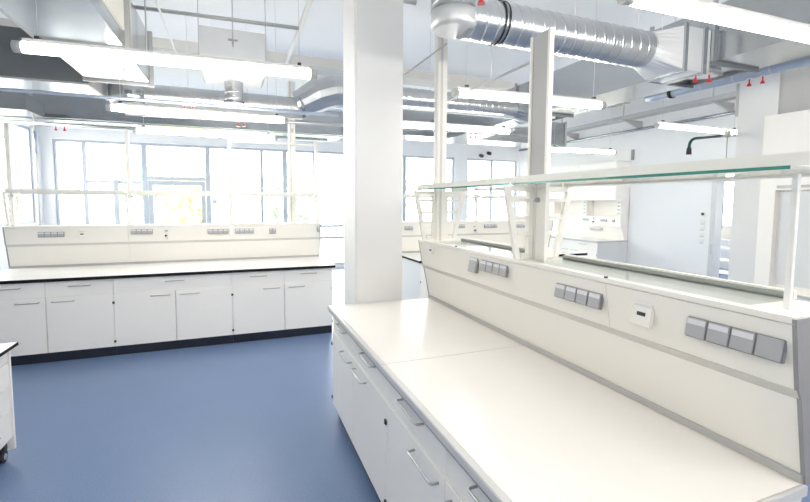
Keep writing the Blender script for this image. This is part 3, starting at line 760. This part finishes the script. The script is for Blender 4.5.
MB().spiral((0, 0, -.30), (0, 0, -.06), .10, pitch=.07).build('neck', 'galv', t)
MB().ring((0, 0, -.29), (0, 0, 1), .10, .03, .012).build('collar', 'galv_sheet', t)
for x in (-.34, .34): MB().tube([(x, -.23, -.02), (x, -.23, CEIL - 3.12)], .004, 6).build('hanger_rod', 'steel', t)
# third spiral duct (right of the column)
t = empty('spiral_duct', (2.6, 4.6, 2.86), 'silver spiral duct right of the column, seen behind the posts', 'duct', 'spiral ducts')
MB().spiral((-.95, 0, 0), (.62, 0, 0), .115).build('pipe', 'galv', t)
ra = [(.62, .115 * math.cos(2 * PI * k / n), .115 * math.sin(2 * PI * k / n)) for k in range(n)]; rb = []
for k in range(n):
    a = 2 * PI * k / n; cx, cz = math.cos(a), math.sin(a); mm_ = max(abs(cx), abs(cz)); rb.append((.84, .15 * cx / mm_, .15 * cz / mm_))
MB().loft(ra, rb).build('transition', 'galv_sheet', t)
for x in (-.5, .3): MB().tube([(x, 0, .115), (x, 0, CEIL - 2.86)], .0028, 6).build('hanger_rod', 'rod', t)

# rectangular ducts on the left
t = empty('rectangular_duct', (-1.05, 2.6, 2.90), 'big rectangular duct with cream lagged side coming forward at the upper left', 'duct', 'rectangular ducts')
MB().box(-.28, .27, -4.4, 1.52, 0, .52).build('section', 'galv_sheet', t)
MB().box(-.28, .27, 1.53, 2.62, 0, .50).build('far_section', 'galv_sheet', t)
MB().box(.27, .285, -4.4, 1.42, .12, .50).build('lagging', 'insul', t)
MB().box(-.31, .30, 1.50, 1.545, -.03, .56).box(-.31, .30, 2.60, 2.64, -.02, .53).box(-.31, -.28, -4.4, 1.5, -.0, .05).build('flange', 'profile', t)
for y in (-1.0, 1.525, 2.2): MB().tube([(.31, y, -.01), (.31, y, CEIL - 2.9)], .006, 6).build('hanger_rod', 'steel', t)
t = empty('rectangular_duct', (-2.5, 5.8, 2.90), 'rectangular cross duct with shade-coloured front behind the nearest left lamp', 'duct', 'rectangular ducts')
MB().box(-1.14, 1.12, -.30, -.296, .0, .50).build('shade_toned_front', 'galv_shaded', t)  # front coloured dark for the shade of facing away from the windows
MB().box(-1.14, 1.12, -.296, .32, 0, .50).build('section', 'galv_sheet', t)
MB().box(-1.14, 1.14, -.31, -.30, -.0, .02).box(1.12, 1.15, -.32, .34, -.02, .52).build('flange', 'profile', t)
for x in (-.6, .6): MB().tube([(x, 0, .5), (x, 0, CEIL - 2.90)], .006, 6).build('hanger_rod', 'rod', t)
t = empty('rectangular_duct', (-.6, 8.7, 2.98), 'long grey rectangular duct across the ceiling just before the back windows', 'duct', 'rectangular ducts')
MB().box(-2.9, 2.6, -.35, .35, 0, .45).build('section', 'galv_sheet', t)
MB().box(-2.9, 2.6, -.40, -.36, -.04, -.01).box(-2.9, 2.6, .30, .34, -.04, -.01).build('rail', 'galv', t)
t = empty('rectangular_duct', (4.4, 7.6, 2.90), 'grey rectangular duct crossing the far ceiling right of the column', 'duct', 'rectangular ducts')
MB().box(-2.2, 2.0, -.3, .3, 0, .45).build('section', 'galv_sheet', t)
MB().box(2.0, 2.03, -.33, .33, -.03, .48).build('flange', 'profile', t)
t = empty('rectangular_duct', (-3.0, 7.6, 2.90), 'pale flat duct piece at the far left under the ceiling', 'duct', 'rectangular ducts')
MB().box(-.6, .45, -.3, .3, 0, .22).build('section', 'galv_sheet', t)

# struts and conduits under the ceiling
pipe('strut_rail', [(-.95, 5.53, 3.77), (.76, 5.45, 3.77)], .022, 'steel', 'horizontal zinc strut rail above the plenum box', 'strut', 'ceiling struts', seg=4)
t = pipe('strut_rail', [(.78, 3.0, 3.80), (.78, 7.0, 3.80)], .03, 'plate', 'white pipe running away under the ceiling between plenum box and column', 'strut', 'ceiling struts')
pipe('strut_rail', [(-.69, 3.0, 3.70), (-.69, 6.84, 3.70)], .012, 'plate', 'thin white conduit running away right of the big left duct', 'strut', 'ceiling struts')
pipe('strut_rail', [(1.35, 4.2, 3.72), (1.75, 4.2, 3.72)], .028, 'steel', 'short zinc strut just right of the column top', 'strut', 'ceiling struts', seg=4)
pipe('strut_rail', [(1.30, 2.6, 2.735), (1.30, 4.4, 2.735)], .006, 'steel', 'thin rod running away beside the big silver duct', 'strut', 'ceiling struts')
t = empty('drop_conduit', (-2.84, 8.15, 3.15), 'thin drop conduit with a kink in front of the left window', 'pipe', None)
MB().tube([(-.05, 0, .85), (-.05, 0, -.1), (.08, 0, -.2), (.08, 0, -2.0)], .012, 8).build('pipe', 'cream_dk', t)
MB().tube([(.08, 0, -.42), (.08, 0, -.75)], .02, 8).build('sleeve', 'bluepipe', t)

# ------------------------------------------------------------------ emergency shower on the right column
t = empty('emergency_shower', (5.02, 3.085, 2.44), 'green emergency shower arm with black head on the right white column', 'emergency shower')
pts = [(0, 0, 0), (-.28, .0, -.025), (-.66, .0, -.07)]
for k in range(1, 6):
    a = k / 5 * PI / 2
    pts.append((-.66 - .08 * math.sin(a), .0, -.075 - .08 * (1 - math.cos(a))))
pts.append((-.74, .0, -.18))
MB().tube(pts[1:], .014, 12).build('arm', 'green', t)
MB().tube(pts[:2], .012, 12).build('inlet', 'steel', t)
MB().tube([(-.74, .0, -.16), (-.74, .0, -.18), (-.74, .0, -.235)], [.014, .022, .025], 16).build('head', 'plug', t)
MB().tube([(-.17, .0, .02), (-.17, .0, -1.0)], .005, 8).build('pull_rod', 'steel', t)
MB().box(-.19, -.15, -.02, .02, -.03, .04).build('valve', 'profile', t)

# ------------------------------------------------------------------ small things on walls
for i, (z, lb) in enumerate(((1.52, 'dark round button on the white wall left of the doorway, above the switches'), (1.36, 'white light switch by the doorway, topmost'), (1.25, 'white light switch by the doorway, second from top'), (1.13, 'white light switch by the doorway, third from top'), (1.01, 'white light switch by the doorway, lowest'))):
    t = MB().box(-.012, -.0005, -.04, .04, -.04, .04, .004).build('light_switch', 'plate')
    t.location = (XR, 5.43, z); tag(t, lb, 'light switch', 'switches by the doorway')
    if i == 0: MB().tube([(-.02, 0, 0), (-.012, 0, 0)], .026, 14).build('button', 'plug', t)
    else: MB().box(-.0135, -.012, -.03, .03, -.028, -.018).build('rocker', 'profile', t)
t = MB().box(-.03, .0, .001, .03, -.17, .17).build('conduit_box', 'profile'); t.location = (5.02, 3.08, 2.81); tag(t, 'slim grey conduit box high on the far edge of the right column', 'conduit box')
t = MB().box(-.03, -.0005, -.03, .03, -.11, .11).build('wall_box', 'endcap'); t.location = (XR, 7.0, 2.75); tag(t, 'slim dark box on the white wall right of the wall cupboard', 'wall box')
t = MB().box(-.05, .05, -.04, .0, -.05, .05).build('door_box', 'bluepipe'); t.location = (-.43, YB + .04, 1.70); tag(t, 'small blue grey control box beside the glazed door', 'control box')
for i, x in enumerate((6.62, 6.88)):
    t = MB().tube([(0, 0, 0), (0, -.12, -.03)], .05, 12).build('wall_speaker', 'plug'); t.location = (x, YB - .0005, 3.06 + i * .08)
    tag(t, 'black round wall fitting at far back, %s' % ('lower left one' if i == 0 else 'upper right one beside the post'), 'wall fitting')

# ------------------------------------------------------------------ room beyond the door
t = empty('side_bench', (10.6, 6.2, 0), 'small bench with sockets seen through the doorway', 'bench')
MB().box(-.35, .35, -1.2, 1.2, .87, .90).build('top', 'ceramic', t)
MB().box(-.33, .33, -1.18, -.4, .1, .87).build('cabinet', 'socket', t)
MB().box(.2, .35, -1.2, 1.2, .9, 1.2).build('panel', 'cream', t)
MB().box(.185, .2, -.6, -.3, 1.05, 1.12).build('socket_strip', 'socket', t)
for y in (-1.15, 1.12): MB().box(-.32, -.28, y, y + .04, 0, .87).build('leg', 'white', t)
t = empty('wire_trolley', (10.1, 6.35, 0), 'low trolley with white shelves seen through the doorway', 'trolley')
for z in (.18, .45, .72): MB().box(-.22, .22, -.3, .3, z, z + .025).build('shelf', 'white', t)
for sx in (-.2, .2):
    for sy in (-.28, .28): MB().tube([(sx, sy, .0), (sx, sy, .78)], .012, 8).build('leg', 'steel', t)

# ------------------------------------------------------------------ trees outside
def tree(loc, hgt, rad, leaf, label, seed):
    rnd = random.Random(seed)
    t = empty('tree', loc, label, 'tree', 'trees outside the windows')
    MB().tube([(0, 0, 0), (.05, .02, hgt * .4), (0, 0, hgt * .8)], [.16, .11, .05], 10).build('trunk', 'bark', t)
    bm = MB()
    for k in range(900):
        while True:
            v = Vector((rnd.uniform(-1, 1), rnd.uniform(-1, 1), rnd.uniform(-1, 1)))
            if .25 < v.length < 1: break
        p = Vector((v.x * rad, v.y * rad, hgt * .68 + v.z * rad * 1.15))
        a = Vector((rnd.gauss(0, 1), rnd.gauss(0, 1), rnd.gauss(0, 1))).normalized(); b_ = a.orthogonal().normalized(); s_ = rnd.uniform(.10, .2)
        vs = [bm.bm.verts.new(p + q_) for q_ in (a * s_, b_ * s_ * .6, -a * s_, -b_ * s_ * .6)]
        bm.bm.faces.new(vs)
    bm.build('crown', leaf, t)
tree((-6.2, 17.5, -.3), 4.4, 1.5, 'leaf', 'green tree outside the leftmost back window', 1)
tree((-3.0, 20.5, -.3), 4.0, 1.4, 'leaf', 'green tree outside behind the second rack post', 2)
tree((-1.4, 16.5, -.3), 2.9, 1.0, 'leafy', 'yellowish tree outside behind the glazed door', 3)
tree((2.2, 18.0, -.3), 3.4, 1.2, 'leaf', 'green tree outside left of the column', 4)
tree((6.0, 18.0, -.3), 3.3, 1.2, 'leaf', 'green tree outside right of the column, in the far glass bay', 5)
tree((-8.5, 11.0, -.3), 4.0, 1.5, 'leafy', 'pale tree outside the left wall windows', 6)

# ------------------------------------------------------------------ light
wd = bpy.data.worlds.new('world'); scene.world = wd; wd.use_nodes = True
bg = wd.node_tree.nodes['Background']; bg.inputs['Color'].default_value = (1.0, 0.985, 0.955, 1); bg.inputs['Strength'].default_value = 6.6
scene.cycles.use_denoising = True
scene.cycles.max_bounces = 10; scene.cycles.diffuse_bounces = 6; scene.cycles.transparent_max_bounces = 16
scene.cycles.sample_clamp_indirect = 6
scene.view_settings.view_transform = 'Standard'; scene.view_settings.look = 'None'
scene.view_settings.gamma = 1.0; scene.view_settings.exposure = 0.72
scene.view_settings.use_curve_mapping = False
